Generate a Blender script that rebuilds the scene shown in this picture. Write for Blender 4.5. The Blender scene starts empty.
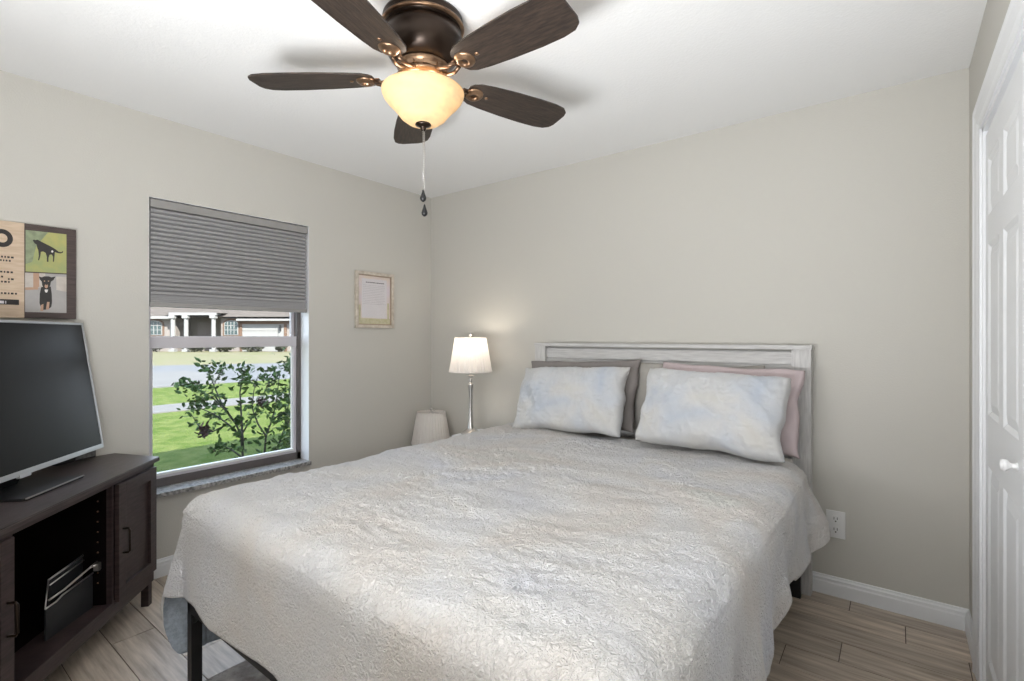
import bpy, bmesh, math, random
from mathutils import Vector, Matrix, noise
R = math.radians
PI = math.pi
random.seed(7)
S = bpy.context.scene
COL = S.collection

# ------------------------------------------------------------------ camera
YAW, FPX, Y0 = R(37.552), 500.67, 336.72
CAM = Vector((3.1065, -2.9262, 1.2743))
cd = bpy.data.cameras.new('camera'); cam = bpy.data.objects.new('camera', cd); COL.objects.link(cam)
cam.location = CAM; cam.rotation_euler = (PI/2, 0, YAW)
cd.sensor_fit = 'HORIZONTAL'; cd.sensor_width = 36; cd.lens = 36*FPX/1024
cd.shift_y = -(340.5-Y0)/1024
cd.clip_start = 0.02; cd.clip_end = 500
S.camera = cam
FW = Vector((-math.sin(YAW), math.cos(YAW), 0)); RT = Vector((math.cos(YAW), math.sin(YAW), 0)); UP = Vector((0,0,1))
def ray(u, v): return FW + RT*((u-512)/FPX) - UP*((v-Y0)/FPX)
def onx(u, v, x): r = ray(u, v); return CAM + r*((x-CAM.x)/r.x)
def onz(u, v, z): r = ray(u, v); return CAM + r*((z-CAM.z)/r.z)
def atd(u, v, d): return CAM + ray(u, v)*d
W, H, NEAR = 3.355, 2.44, -3.27     # room: x 0..W, y NEAR..0, z 0..H

# ------------------------------------------------------------------ view, world, sun, area lights
S.view_settings.view_transform = 'Standard'; S.view_settings.look = 'None'
S.view_settings.exposure = 0.09; S.view_settings.gamma = 1.0; S.view_settings.use_curve_mapping = False
SKY_STRENGTH, SUN_E, HALL_FILL_E, BOUNCE_FILL_E, FAN_E, LAMP_E = 4.2, 20.0, 10.5, 63.0, 2.0, 1.9
w = bpy.data.worlds.new('sky'); S.world = w; w.use_nodes = True
nt = w.node_tree; nt.nodes.clear()
wo = nt.nodes.new('ShaderNodeOutputWorld'); bg = nt.nodes.new('ShaderNodeBackground')
tc = nt.nodes.new('ShaderNodeTexCoord'); sp = nt.nodes.new('ShaderNodeSeparateXYZ'); rp = nt.nodes.new('ShaderNodeValToRGB')
rp.color_ramp.elements[0].color = (0.85, 0.9, 1.0, 1); rp.color_ramp.elements[1].color = (0.45, 0.65, 1.0, 1)
nt.links.new(tc.outputs['Generated'], sp.inputs[0]); nt.links.new(sp.outputs['Z'], rp.inputs[0])
nt.links.new(rp.outputs[0], bg.inputs[0]); bg.inputs[1].default_value = SKY_STRENGTH
nt.links.new(bg.outputs[0], wo.inputs[0])

def light(name, kind, loc, energy, color=(1,1,1), size=.1, rot=None, sy=None):
    l = bpy.data.lights.new(name, kind); o = bpy.data.objects.new(name, l); COL.objects.link(o)
    l.energy = energy; l.color = color; o.location = loc
    if kind == 'AREA':
        l.size = size
        if sy: l.shape = 'RECTANGLE'; l.size_y = sy
    elif kind == 'POINT': l.shadow_soft_size = size
    elif kind == 'SUN': l.angle = size
    if rot: o.rotation_euler = rot
    return o
sun = light('sun', 'SUN', (6, -2, 9), SUN_E, (1, .96, .9), R(.6))
sun.rotation_euler = Vector((-3.3, .9, -2.85)).to_track_quat('-Z', 'Y').to_euler()
# fill light added in the unseen hall, shining in through the added opening
light('hall_fill', 'AREA', (2.1, -3.95, 1.35), HALL_FILL_E, (1, .985, .96), 1.6, (PI/2, 0, 0), 1.9)
# unseen fill light added behind the camera, aimed up to bounce off the ceiling
light('bounce_fill', 'AREA', (2.4, -3.05, 1.0), BOUNCE_FILL_E, (.965, .985, 1), 1.3, (PI-R(24), 0, 0), .35)
# daylight portal of the window
pl = light('window_portal', 'AREA', (-.16, -1.555, 1.0), 1, size=.9, rot=(0, -PI/2, 0), sy=1.1)
pl.data.cycles.is_portal = True

# ------------------------------------------------------------------ materials
def mat(name, col, rough=.6, metal=0., var=0., vscale=20., bump=0., bscale=60., stretch=None, col2=None, detail=3., spec=.5, bdist=.01, rot=0.):
    m = bpy.data.materials.new(name); m.use_nodes = True
    t = m.node_tree; b = t.nodes['Principled BSDF']
    b.inputs['Base Color'].default_value = (*col, 1); b.inputs['Roughness'].default_value = rough; b.inputs['Metallic'].default_value = metal
    b.inputs['Specular IOR Level'].default_value = spec
    g = t.nodes.new('ShaderNodeTexCoord'); mp = t.nodes.new('ShaderNodeMapping')
    if stretch: mp.inputs['Scale'].default_value = stretch
    mp.inputs['Rotation'].default_value = (0, 0, rot)
    t.links.new(g.outputs['Object'], mp.inputs[0])
    n = t.nodes.new('ShaderNodeTexNoise'); n.inputs['Scale'].default_value = vscale; n.inputs['Detail'].default_value = detail
    t.links.new(mp.outputs[0], n.inputs['Vector'])
    if col2 or var:
        if not col2: col2 = tuple(c*(1-var) for c in col)
        r = t.nodes.new('ShaderNodeValToRGB'); r.color_ramp.elements[0].position = .35; r.color_ramp.elements[1].position = .65
        r.color_ramp.elements[0].color = (*col2, 1); r.color_ramp.elements[1].color = (*col, 1)
        t.links.new(n.outputs[0], r.inputs[0]); t.links.new(r.outputs[0], b.inputs['Base Color'])
    if bump:
        n2 = t.nodes.new('ShaderNodeTexNoise'); n2.inputs['Scale'].default_value = bscale; n2.inputs['Detail'].default_value = 4
        t.links.new(mp.outputs[0], n2.inputs['Vector'])
        bp = t.nodes.new('ShaderNodeBump'); bp.inputs['Strength'].default_value = bump; bp.inputs['Distance'].default_value = bdist
        t.links.new(n2.outputs[0], bp.inputs['Height']); t.links.new(bp.outputs[0], b.inputs['Normal'])
    return m
def translucent(name, col, trans=.6, emit=None, e=0.):
    m = bpy.data.materials.new(name); m.use_nodes = True; t = m.node_tree; t.nodes.clear()
    o = t.nodes.new('ShaderNodeOutputMaterial'); d = t.nodes.new('ShaderNodeBsdfDiffuse'); tr = t.nodes.new('ShaderNodeBsdfTranslucent')
    d.inputs[0].default_value = (*col, 1); tr.inputs[0].default_value = (*col, 1)
    nz = t.nodes.new('ShaderNodeTexNoise'); nz.inputs['Scale'].default_value = 6
    mx = t.nodes.new('ShaderNodeMixShader'); mx.inputs[0].default_value = trans
    t.links.new(d.outputs[0], mx.inputs[1]); t.links.new(tr.outputs[0], mx.inputs[2])
    last = mx
    if e:
        em = t.nodes.new('ShaderNodeEmission'); em.inputs[0].default_value = (*emit, 1)
        ml = t.nodes.new('ShaderNodeMath'); ml.operation = 'MULTIPLY'; ml.inputs[1].default_value = e*2
        t.links.new(nz.outputs[0], ml.inputs[0]); t.links.new(ml.outputs[0], em.inputs[1])
        ad = t.nodes.new('ShaderNodeAddShader'); t.links.new(mx.outputs[0], ad.inputs[0]); t.links.new(em.outputs[0], ad.inputs[1]); last = ad
    t.links.new(last.outputs[0], o.inputs[0]); return m
def glass(name, tint=(1,1,1), refl=.06):
    m = bpy.data.materials.new(name); m.use_nodes = True; t = m.node_tree; t.nodes.clear()
    o = t.nodes.new('ShaderNodeOutputMaterial'); tr = t.nodes.new('ShaderNodeBsdfTransparent'); gl = t.nodes.new('ShaderNodeBsdfGlossy')
    tr.inputs[0].default_value = (*tint, 1); gl.inputs['Roughness'].default_value = .02
    mx = t.nodes.new('ShaderNodeMixShader'); mx.inputs[0].default_value = refl
    t.links.new(tr.outputs[0], mx.inputs[1]); t.links.new(gl.outputs[0], mx.inputs[2]); t.links.new(mx.outputs[0], o.inputs[0]); return m
M = {}
M['wall'] = mat('wall_paint', (.575,.557,.515), .75, bump=.12, bscale=140, spec=.25)
M['ceil'] = mat('ceiling_paint', (.86,.86,.86), .9, bump=.15, bscale=90, spec=.1)
M['trim'] = mat('white_trim_paint', (.82,.83,.85), .35, var=.02, vscale=3)
M['door'] = mat('white_door_paint', (.80,.81,.83), .4, bump=.08, bscale=60, stretch=(3,3,.3))
M['sill'] = mat('grey_marble_sill', (.52,.50,.48), .3, col2=(.15,.145,.14), vscale=70, detail=6)
M['frame_dark'] = mat('bronze_window_frame', (.115,.10,.095), .4, var=.1, vscale=4)
M['frame_light'] = mat('grey_sash_metal', (.60,.57,.60), .4, var=.05, vscale=4)
M['bead'] = mat('white_glazing_bead', (.78,.78,.75), .5, var=.03, vscale=6)
M['glass'] = glass('window_glass', (.96,.98,.97), .03)
M['shade_cloth'] = mat('grey_cellular_shade', (.36,.355,.36), .9, var=.06, vscale=200, spec=.1)
M['shade_rail'] = mat('grey_shade_rail', (.31,.30,.29), .6, var=.05, vscale=10)
M['black'] = mat('black_metal', (.008,.008,.009), .45, var=.2, vscale=10)
M['head'] = mat('whitewashed_wood', (.62,.61,.60), .6, col2=(.50,.49,.485), vscale=9, stretch=(1.2,14,14), detail=6, bump=.2, bscale=9)
M['headv'] = mat('whitewashed_wood_upright', (.62,.61,.60), .6, col2=(.51,.50,.495), vscale=9, stretch=(14,14,1.2), detail=6, bump=.2, bscale=9)
M['sheet'] = mat('cream_sheet', (.62,.59,.55), .9, bump=.2, bscale=20)
M['lining'] = mat('blue_grey_fleece_lining', (.42,.48,.56), .95, var=.25, vscale=60, bump=.5, bscale=250, spec=.1)
M['taupe'] = mat('taupe_pillowcase', (.27,.245,.235), .9, var=.12, vscale=8, bump=.3, bscale=18, spec=.1)
M['taupe2'] = mat('pale_taupe_pillowcase', (.40,.38,.35), .9, var=.12, vscale=8, bump=.3, bscale=18, spec=.1)
M['pink'] = mat('dusty_pink_pillowcase', (.56,.47,.48), .9, var=.08, vscale=8, bump=.3, bscale=18, spec=.1)
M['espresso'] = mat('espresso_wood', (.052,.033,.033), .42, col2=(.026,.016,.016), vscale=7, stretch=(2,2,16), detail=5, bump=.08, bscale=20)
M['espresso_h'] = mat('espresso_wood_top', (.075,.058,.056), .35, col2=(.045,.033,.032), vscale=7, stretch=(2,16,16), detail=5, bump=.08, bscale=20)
M['espresso_shaded'] = mat('espresso_bay_shade', (.006,.004,.004), .9, var=.3, vscale=7, spec=.05)  # bay inside: shade of the recess put into the wood colour
M['bronze'] = mat('oil_rubbed_bronze', (.036,.023,.016), .30, metal=.7, var=.3, vscale=5)
M['bronze_hi'] = mat('antique_bronze_highlight', (.36,.23,.14), .3, metal=.85, col2=(.12,.07,.045), vscale=14)
M['silver'] = mat('brushed_nickel', (.62,.60,.58), .28, metal=.9, var=.1, vscale=30)
M['tvframe'] = mat('silver_tv_frame', (.50,.51,.53), .35, metal=.5, var=.05, vscale=5)
M['screen'] = mat('dark_screen', (.010,.010,.0105), .30, var=.1, vscale=2, spec=.22)
M['plastic'] = mat('black_plastic', (.012,.012,.013), .3, var=.15, vscale=8)
M['lens'] = mat('grey_display', (.20,.20,.20), .3, var=.5, vscale=60)
M['rug'] = mat('mottled_rug_pile', (.52,.48,.44), .95, col2=(.24,.21,.19), vscale=16, detail=6, bump=.6, bscale=120)
M['plastic_white'] = mat('white_plastic', (.80,.80,.80), .35, var=.02, vscale=5)
M['slot'] = mat('dark_slot', (.05,.05,.05), .6, var=.1)
M['case'] = mat('dark_grey_panel', (.022,.023,.025), .5, var=.2, vscale=30)
M['darkwood'] = mat('dark_brown_wood', (.045,.028,.025), .5, col2=(.075,.05,.045), vscale=10, stretch=(2,2,20))
M['lightwood'] = mat('pale_wood', (.64,.50,.37), .6, col2=(.56,.42,.30), vscale=8, stretch=(2,2,14))
M['shade'] = translucent('pleated_fabric_shade', (.90,.86,.83), .38)
M['bowl'] = translucent('frosted_amber_glass', (.70,.53,.32), .26, (1,.72,.40), .24)

# ------------------------------------------------------------------ mesh helpers
def box(bm, x0, x1, y0, y1, z0, z1, mi=0, bev=0.):
    c = [bm.verts.new((x, y, z)) for x in (x0, x1) for y in (y0, y1) for z in (z0, z1)]
    fs = [bm.faces.new([c[i] for i in f]) for f in ((0,1,3,2),(4,6,7,5),(0,4,5,1),(2,3,7,6),(0,2,6,4),(1,5,7,3))]
    for f in fs: f.material_index = mi
    if bev:
        es = list({e for f in fs for e in f.edges})
        bmesh.ops.bevel(bm, geom=es, offset=bev, segments=2, profile=.7, affect='EDGES')
def lathe(bm, prof, n=48, cx=0, cy=0, z=0, mi=0, pleat=0, amp=0.):
    rings = []
    for r, h in prof:
        rings.append([bm.verts.new((cx+(r+amp*math.cos(pleat*2*PI*i/n))*math.cos(2*PI*i/n), cy+(r+amp*math.cos(pleat*2*PI*i/n))*math.sin(2*PI*i/n), z+h)) for i in range(n)])
    for a, b in zip(rings, rings[1:]):
        for i in range(n):
            f = bm.faces.new((a[i], a[(i+1)%n], b[(i+1)%n], b[i])); f.smooth = True; f.material_index = mi
    return rings
def cap(bm, ring, flip=False):
    f = bm.faces.new(ring[::-1] if flip else ring); return f
def tube(bm, pts, r, n=8, mi=0, caps=True, r2=None):
    pts = [Vector(p) for p in pts]; rings = []
    for i, p in enumerate(pts):
        t = (pts[min(i+1, len(pts)-1)]-pts[max(i-1, 0)]).normalized()
        a = Vector((0,0,1)) if abs(t.z) < .95 else Vector((1,0,0))
        x = t.cross(a).normalized(); y = t.cross(x)
        rr = r if r2 is None else r+(r2-r)*i/(len(pts)-1)
        rings.append([bm.verts.new(p+x*rr*math.cos(2*PI*k/n)+y*rr*math.sin(2*PI*k/n)) for k in range(n)])
    for a, b in zip(rings, rings[1:]):
        for k in range(n):
            f = bm.faces.new((a[k], a[(k+1)%n], b[(k+1)%n], b[k])); f.smooth = True; f.material_index = mi
    if caps: bm.faces.new(rings[0]).material_index = mi; bm.faces.new(rings[-1][::-1]).material_index = mi
def prism(bm, poly, z0, z1, mi=0, axis='z', bev=0.):
    def P(a, b, h): return {'z': (a, b, h), 'x': (h, a, b), 'y': (a, h, b)}[axis]
    lo = [bm.verts.new(P(a, b, z0)) for a, b in poly]; hi = [bm.verts.new(P(a, b, z1)) for a, b in poly]
    fs = [bm.faces.new(lo[::-1]), bm.faces.new(hi)]
    n = len(poly)
    for i in range(n): fs.append(bm.faces.new((lo[i], lo[(i+1)%n], hi[(i+1)%n], hi[i])))
    for f in fs: f.material_index = mi
    if bev: bmesh.ops.bevel(bm, geom=list({e for f in fs for e in f.edges}), offset=bev, segments=2, affect='EDGES')
def obj(name, bm, mats, parent=None, **kw):
    bmesh.ops.recalc_face_normals(bm, faces=bm.faces[:])
    me = bpy.data.meshes.new(name); bm.to_mesh(me); bm.free()
    for m in (mats if isinstance(mats, (list, tuple)) else [mats]): me.materials.append(M[m] if isinstance(m, str) else m)
    o = bpy.data.objects.new(name, me); COL.objects.link(o)
    if parent is not None: o.parent = parent
    for k, v in kw.items(): o[k] = v
    return o
def thing(name, label, cat, loc=(0,0,0), rz=0, group=None):
    o = bpy.data.objects.new(name, None); COL.objects.link(o); o.empty_display_size = .1
    o.location = loc; o.rotation_euler = (0, 0, rz); o['label'] = label; o['category'] = cat
    if group: o['group'] = group
    return o
def tag(o, label, cat, group=None):
    o['label'] = label; o['category'] = cat
    if group: o['group'] = group
    return o
def struct(name, bm, mats, parent=None):
    o = obj(name, bm, mats, parent)
    if parent is None: o['kind'] = 'structure'
    return o
def B(): return bmesh.new()
def copy_tree(o, parent=None):
    c = o.copy(); COL.objects.link(c)
    if parent is not None: c.parent = parent
    for ch in list(o.children): copy_tree(ch, c)
    return c
def bxo(name, dims, m, parent=None, bev=0.):
    bm = B(); box(bm, *dims, bev=bev); return obj(name, bm, m, parent)

# ------------------------------------------------------------------ room shell
WY0, WY1, WZ0, WZ1 = -2.006, -1.105, .45, 2.01     # window opening in wall_left
T = .2
bm = B()
box(bm, -T, 0, NEAR-T, WY0, 0, H); box(bm, -T, 0, WY1, T, 0, H)
box(bm, -T, 0, WY0, WY1, 0, WZ0-.025); box(bm, -T, 0, WY0, WY1, WZ1, H)
struct('wall_left', bm, 'wall')
bm = B(); box(bm, 0, W, 0, T, 0, H); struct('wall_back', bm, 'wall')
OY0, OY1, OZ = -1.82, -.43, 2.035    # closet opening
bm = B()
box(bm, W, W+.13, OY1, T, 0, H); box(bm, W, W+.13, NEAR-T, OY0, 0, H); box(bm, W, W+.13, OY0, OY1, OZ, H)
struct('wall_right', bm, 'wall')
bm = B()
box(bm, W+.75, W+.8, OY0-.3, OY1+.3, 0, H); box(bm, W+.13, W+.75, OY0-.3, OY0-.25, 0, H); box(bm, W+.13, W+.75, OY1+.25, OY1+.3, 0, H)
struct('wall_closet', bm, 'wall')
DX0, DX1 = 1.15, 3.05     # wide cased opening added behind the camera to let the hall fill in
bm = B()
box(bm, 0, DX0, NEAR-T, NEAR, 0, H); box(bm, DX1, W, NEAR-T, NEAR, 0, H); box(bm, DX0, DX1, NEAR-T, NEAR, 2.1, H)
struct('wall_near', bm, 'wall')
bm = B()
box(bm, DX0-.5, DX0-.4, NEAR-1.1, NEAR-T, 0, H); box(bm, DX1+.3, DX1+.4, NEAR-1.1, NEAR-T, 0, H); box(bm, DX0-.5, DX1+.4, NEAR-1.2, NEAR-1.1, 0, H)
struct('wall_hall', bm, 'wall')  # unseen hall walls added around the fill light
bm = B(); box(bm, -T, W+.8, NEAR-1.2, T, H, H+.12); struct('ceiling', bm, 'ceil')
bm = B(); box(bm, -.75, 9, -14, 9, H+.14, H+.3); struct('roof', bm, 'trim')

# floor: wood-look planks, one mesh, joints staggered row by row
bm = B(); ca = bm.loops.layers.color.new('plank')
box(bm, -T, W+.8, NEAR-1.2, T, -.1, -.004, mi=1)
known = {0: 2.93, 1: 3.136, 2: 3.33, 3: 2.925, 5: 2.715, 12: 1.085, 13: .855, 14: .53}
y = .03; k = 0; PL = .92
rowy = [-.125 - .155*i for i in range(30)]
yt = .03
for k, yb in enumerate(rowy):
    j = known.get(k, random.uniform(0, PL)); j = j-PL*math.ceil((j+.2)/PL)
    x = j
    while x < W+.8:
        x0, x1 = max(x+.0018, -.1), min(x+PL-.0018, W+.8)
        if x1 > x0:
            n0 = len(bm.faces)
            box(bm, x0, x1, yb+.0018, yt-.0018, -.02, 0)
            c = random.random(); d = random.random()
            bm.faces.ensure_lookup_table()
            for f in bm.faces[n0:]:
                for l in f.loops: l[ca] = (c, d, 0, 1)
        x += PL
    yt = yb
fm = bpy.data.materials.new('wood_look_tile'); fm.use_nodes = True; t = fm.node_tree; b = t.nodes['Principled BSDF']
g = t.nodes.new('ShaderNodeTexCoord'); at = t.nodes.new('ShaderNodeVertexColor'); at.layer_name = 'plank'
cb = t.nodes.new('ShaderNodeVectorMath'); cb.operation = 'MULTIPLY_ADD'; cb.inputs[1].default_value = (1.3, 16, 1)
sc = t.nodes.new('ShaderNodeVectorMath'); sc.operation = 'SCALE'; sc.inputs['Scale'].default_value = 37
t.links.new(at.outputs[0], sc.inputs[0]); t.links.new(g.outputs['Object'], cb.inputs[0]); t.links.new(sc.outputs[0], cb.inputs[2])
n = t.nodes.new('ShaderNodeTexNoise'); n.inputs['Scale'].default_value = 2.2; n.inputs['Detail'].default_value = 8; n.inputs['Roughness'].default_value = .6
t.links.new(cb.outputs[0], n.inputs['Vector'])
r = t.nodes.new('ShaderNodeValToRGB'); r.color_ramp.elements[0].position = .3; r.color_ramp.elements[1].position = .68
r.color_ramp.elements[0].color = (.30,.24,.185,1); r.color_ramp.elements[1].color = (.66,.565,.47,1)
t.links.new(n.outputs[0], r.inputs[0])
sx = t.nodes.new('ShaderNodeSeparateColor'); t.links.new(at.outputs[0], sx.inputs[0])
hv = t.nodes.new('ShaderNodeHueSaturation'); mr = t.nodes.new('ShaderNodeMapRange'); mr.inputs[3].default_value = .85; mr.inputs[4].default_value = 1.18
t.links.new(sx.outputs[0], mr.inputs[0]); t.links.new(mr.outputs[0], hv.inputs['Value']); t.links.new(r.outputs[0], hv.inputs['Color'])
t.links.new(hv.outputs[0], b.inputs['Base Color']); b.inputs['Roughness'].default_value = .38
bp = t.nodes.new('ShaderNodeBump'); bp.inputs['Strength'].default_value = .15; bp.inputs['Distance'].default_value = .004
t.links.new(n.outputs[0], bp.inputs['Height']); t.links.new(bp.outputs[0], b.inputs['Normal'])
M['grout'] = mat('brown_grout', (.085,.065,.052), .9, var=.1)
struct('floor', bm, [fm, 'grout'])

# baseboards with a stepped top bead
def base_prof(): return [(0,0),(.015,0),(.015,.060),(.0125,.066),(.0125,.078),(.007,.084),(.005,.092),(0,.094)]
bm = B(); prism(bm, [(-a, z) for a, z in base_prof()], 0, W, axis='x'); struct('baseboard_back', bm, 'trim')
bm = B(); prism(bm, [(a, z) for a, z in base_prof()], NEAR, 0, axis='y'); struct('baseboard_left', bm, 'trim')
bm = B(); prism(bm, [(W-a, z) for a, z in base_prof()], OY1+.095, 0, axis='y'); prism(bm, [(W-a, z) for a, z in base_prof()], NEAR, OY0-.095, axis='y')
struct('baseboard_right', bm, 'trim')
bm = B(); prism(bm, [(NEAR+a, z) for a, z in base_prof()], 0, DX0, axis='x'); struct('baseboard_near', bm, 'trim')

# closet casing + jambs (trim_1) and two six-panel leaves
bm = B(); CW = .095
def casing_prof(): return [(0,0),(0,.019),(.014,.021),(.026,.017),(.066,.014),(.078,.010),(.095,.009),(.095,0)]   # (across from outer edge, proud of wall)
rings = []
for k in range(4):
    ring = []
    for a, p in casing_prof():
        yv = OY1+CW-a if k < 2 else OY0-CW+a
        ring.append(bm.verts.new((W-p, yv, 0 if k in (0, 3) else OZ+CW-a)))
    rings.append(ring)
for ra, rb_ in zip(rings, rings[1:]):
    for i in range(len(ra)): bm.faces.new((ra[i], ra[(i+1) % len(ra)], rb_[(i+1) % len(ra)], rb_[i]))
bm.faces.new(rings[0]); bm.faces.new(rings[3][::-1])
box(bm, W-.002, W+.13, OY1-.018, OY1, 0, OZ); box(bm, W-.002, W+.13, OY0, OY0+.018, 0, OZ); box(bm, W-.002, W+.13, OY0, OY1, OZ-.018, OZ)
box(bm, W+.012, W+.045, OY0+.018, OY1-.018, OZ-.034, OZ-.018)
struct('trim_1', bm, 'trim')
def leaf(name, y0, y1, ky):
    d = struct(name, B(), 'door')
    bm = B(); X = W+.006
    stile, mid = .058, .075; pw = (y1-y0-2*stile-mid)/2
    zr = [(.13, .80), (.98, 1.60), (1.70, 1.90)]
    # slab with raised-and-fielded panels: grid of cells
    ys = [y0, y0+stile, y0+stile+pw, y0+stile+pw+mid, y1-stile, y1]
    zs = [.012, .13, .82, 1.0, 1.60, 1.70, 1.90, OZ-.036]
    box(bm, X+.008, X+.034, y0, y1, .012, OZ-.036)
    for i in range(5):
        for j in range(7):
            pan = i in (1, 3) and j in (1, 3, 5)
            if not pan: box(bm, X, X+.009, ys[i], ys[i+1], zs[j], zs[j+1])
            else:
                a0, a1, b0, b1 = ys[i], ys[i+1], zs[j], zs[j+1]
                for (o1, x1, o2, x2) in ((.0, X, .014, X+.0078), (.014, X+.0078, .045, X+.0015)):
                    q = [[bm.verts.new((xx, yy, zz)) for yy, zz in ((a0+o, b0+o), (a1-o, b0+o), (a1-o, b1-o), (a0+o, b1-o))] for o, xx in ((o1, x1), (o2, x2))]
                    for s in range(4): bm.faces.new((q[0][s], q[0][(s+1)%4], q[1][(s+1)%4], q[1][s]))
                bm.faces.new([bm.verts.new((X+.0015, yy, zz)) for yy, zz in ((a0+.045, b0+.045), (a1-.045, b0+.045), (a1-.045, b1-.045), (a0+.045, b1-.045))])
    me = bpy.data.meshes.new(name); bm.to_mesh(me); bm.free(); me.materials.append(M['door']); d.data = me
    if ky is None: return d
    kb = B(); n = 20
    lathe(kb, [(.0, 0), (.012, 0), (.008, .006), (.007, .014), (.014, .020), (.017, .027), (.013, .034), (0.0001, .036)], n)
    k = obj('door_knob', kb, 'plastic_white', d); k.rotation_euler = (0, -PI/2, 0); k.location = (X, ky, .93)
    return d
leaf('door_1', -1.122, -.452, -1.055)
leaf('door_2', -1.798, -1.128, None)

# ------------------------------------------------------------------ window
FX = -.10
win = struct('window_1', B(), 'frame_dark')
bm = B()
z0, z1 = WZ0, WZ1; y0, y1 = WY0, WY1
box(bm, FX-.07, FX, y0, y1, z0, z0+.045); box(bm, FX-.07, FX, y0, y1, z1-.04, z1)
box(bm, FX-.07, FX, y0, y0+.028, z0, z1); box(bm, FX-.07, FX, y1-.028, y1, z0, z1)
me = bpy.data.meshes.new('window_1'); bm.to_mesh(me); bm.free(); me.materials.append(M['frame_dark']); win.data = me
bm = B(); yb0, yb1 = y0+.028, y1-.028
box(bm, FX-.030, FX-.012, yb0, yb0+.02, z0+.045, 1.24, 0); box(bm, FX-.030, FX-.012, yb1-.02, yb1, z0+.045, 1.24, 0)
box(bm, FX-.030, FX-.010, yb0, yb1, z0+.045, z0+.062, 0)
for a in (yb0+.02, yb1-.026): box(bm, FX-.036, FX-.026, a, a+.006, z0+.06, 1.23, 1)
box(bm, FX-.036, FX-.008, yb0+.02, yb1-.02, z0+.060, z0+.074, 1)
obj('lower_sash', bm, ['frame_light', 'bead'], win)
bm = B(); box(bm, FX-.050, FX-.006, yb0, yb1, 1.210, 1.277, bev=.004); obj('meeting_rail', bm, 'frame_light', win)
bm = B(); box(bm, FX-.062, FX-.040, yb0, yb0+.02, 1.26, z1-.04); box(bm, FX-.062, FX-.040, yb1-.02, yb1, 1.26, z1-.04)
obj('upper_sash', bm, 'frame_light', win)
bm = B(); box(bm, FX-.034, FX-.030, yb0+.01, yb1-.01, z0+.05, 1.23); obj('lower_pane', bm, 'glass', win)
bm = B(); box(bm, FX-.056, FX-.052, yb0+.01, yb1-.01, 1.27, z1-.03); obj('upper_pane', bm, 'glass', win)
bm = B(); box(bm, FX-.002, .032, y0-.0, y1+.0, WZ0-.024, WZ0, bev=.003); o = struct('window_sill', bm, 'sill', win)
# white painted reveals
bm = B(); box(bm, FX, -.001, y1-.0015, y1+.001, z0, z1); box(bm, FX, -.001, y0-.001, y0+.0015, z0, z1); box(bm, FX, -.001, y0, y1, z1-.0015, z1+.001)
struct('trim_2', bm, 'trim')

# cellular shade
sh = thing('window_shade', 'grey pleated cellular shade half lowered in the window', 'window blind', (-.03, (y0+y1)/2, 1.435))
hw = (y1-y0)/2-.008
bm = B(); box(bm, -.03, .026, -hw, hw, .525, .568, bev=.004); obj('headrail', bm, 'shade_rail', sh)
bm = B(); prof = []; np_ = 19; top = .525; bot = .06; ph = (top-bot)/np_
for i in range(np_): prof += [(.017*math.sin(PI*q/6)**.6, bot+(i+q/6)*ph) for q in range(6)]
prof.append((0, top))
pts = [(x, z) for x, z in prof]+[(-.02-x, z) for x, z in reversed(prof)]
vs = [[bm.verts.new((x, yy, z)) for x, z in pts] for yy in (-hw+.004, hw-.004)]
for i in range(len(pts)): bm.faces.new((vs[0][i], vs[0][(i+1)%len(pts)], vs[1][(i+1)%len(pts)], vs[1][i]))
bm.faces.new(vs[0]); bm.faces.new(vs[1][::-1]); obj('pleated_fabric', bm, 'shade_cloth', sh)
bm = B()
for i in range(8):
    z = .022+.005*i; box(bm, -.027, .009+.004*(i % 2), -hw+.004, hw-.004, z, z+.0045)
obj('folded_stack', bm, 'shade_cloth', sh)
bm = B(); box(bm, -.028, .016, -hw, hw, 0, .022, bev=.004); obj('bottom_rail', bm, 'shade_rail', sh)

# ------------------------------------------------------------------ ceiling fan
FC = (1.724, -1.664)
fan = thing('ceiling_fan', 'dark bronze five-blade ceiling fan with a lit glass bowl', 'ceiling fan', (FC[0], FC[1], H))
bm = B(); rr = lathe(bm, [(.0001,-.001),(.145,-.001),(.147,-.010),(.142,-.024),(.145,-.030),(.137,-.040),(.125,-.046)], 64); obj('canopy', bm, 'bronze', fan)
bm = B(); lathe(bm, [(.139,-.026),(.149,-.026),(.151,-.031),(.147,-.037),(.137,-.037)], 64); obj('canopy_ring', bm, 'bronze_hi', fan)
bm = B(); lathe(bm, [(.125,-.044),(.140,-.052),(.142,-.085),(.136,-.120),(.118,-.150),(.096,-.168),(.085,-.172),(.0001,-.172)], 64); obj('motor_housing', bm, 'bronze', fan)
bm = B(); lathe(bm, [(.080,-.168),(.094,-.172),(.096,-.180),(.086,-.186),(.084,-.205),(.094,-.210),(.093,-.218),(.070,-.226),(.0001,-.226)], 48)
for i in range(10):
    a = 2*PI*i/10; m_ = Matrix.Rotation(a, 4, 'Z')
    n0 = len(bm.verts); box(bm, .082, .090, -.012, .012, -.203, -.188); bm.verts.ensure_lookup_table()
    for v in bm.verts[n0:]: v.co = m_ @ v.co
obj('flywheel', bm, 'bronze_hi', fan)
bm = B(); lathe(bm, [(.030,-.224),(.060,-.226),(.064,-.236),(.060,-.250),(.030,-.262),(.012,-.27),(.012,-.375),(.0001,-.375)], 40); obj('light_fitter', bm, 'bronze', fan)
bz = -.262
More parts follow.
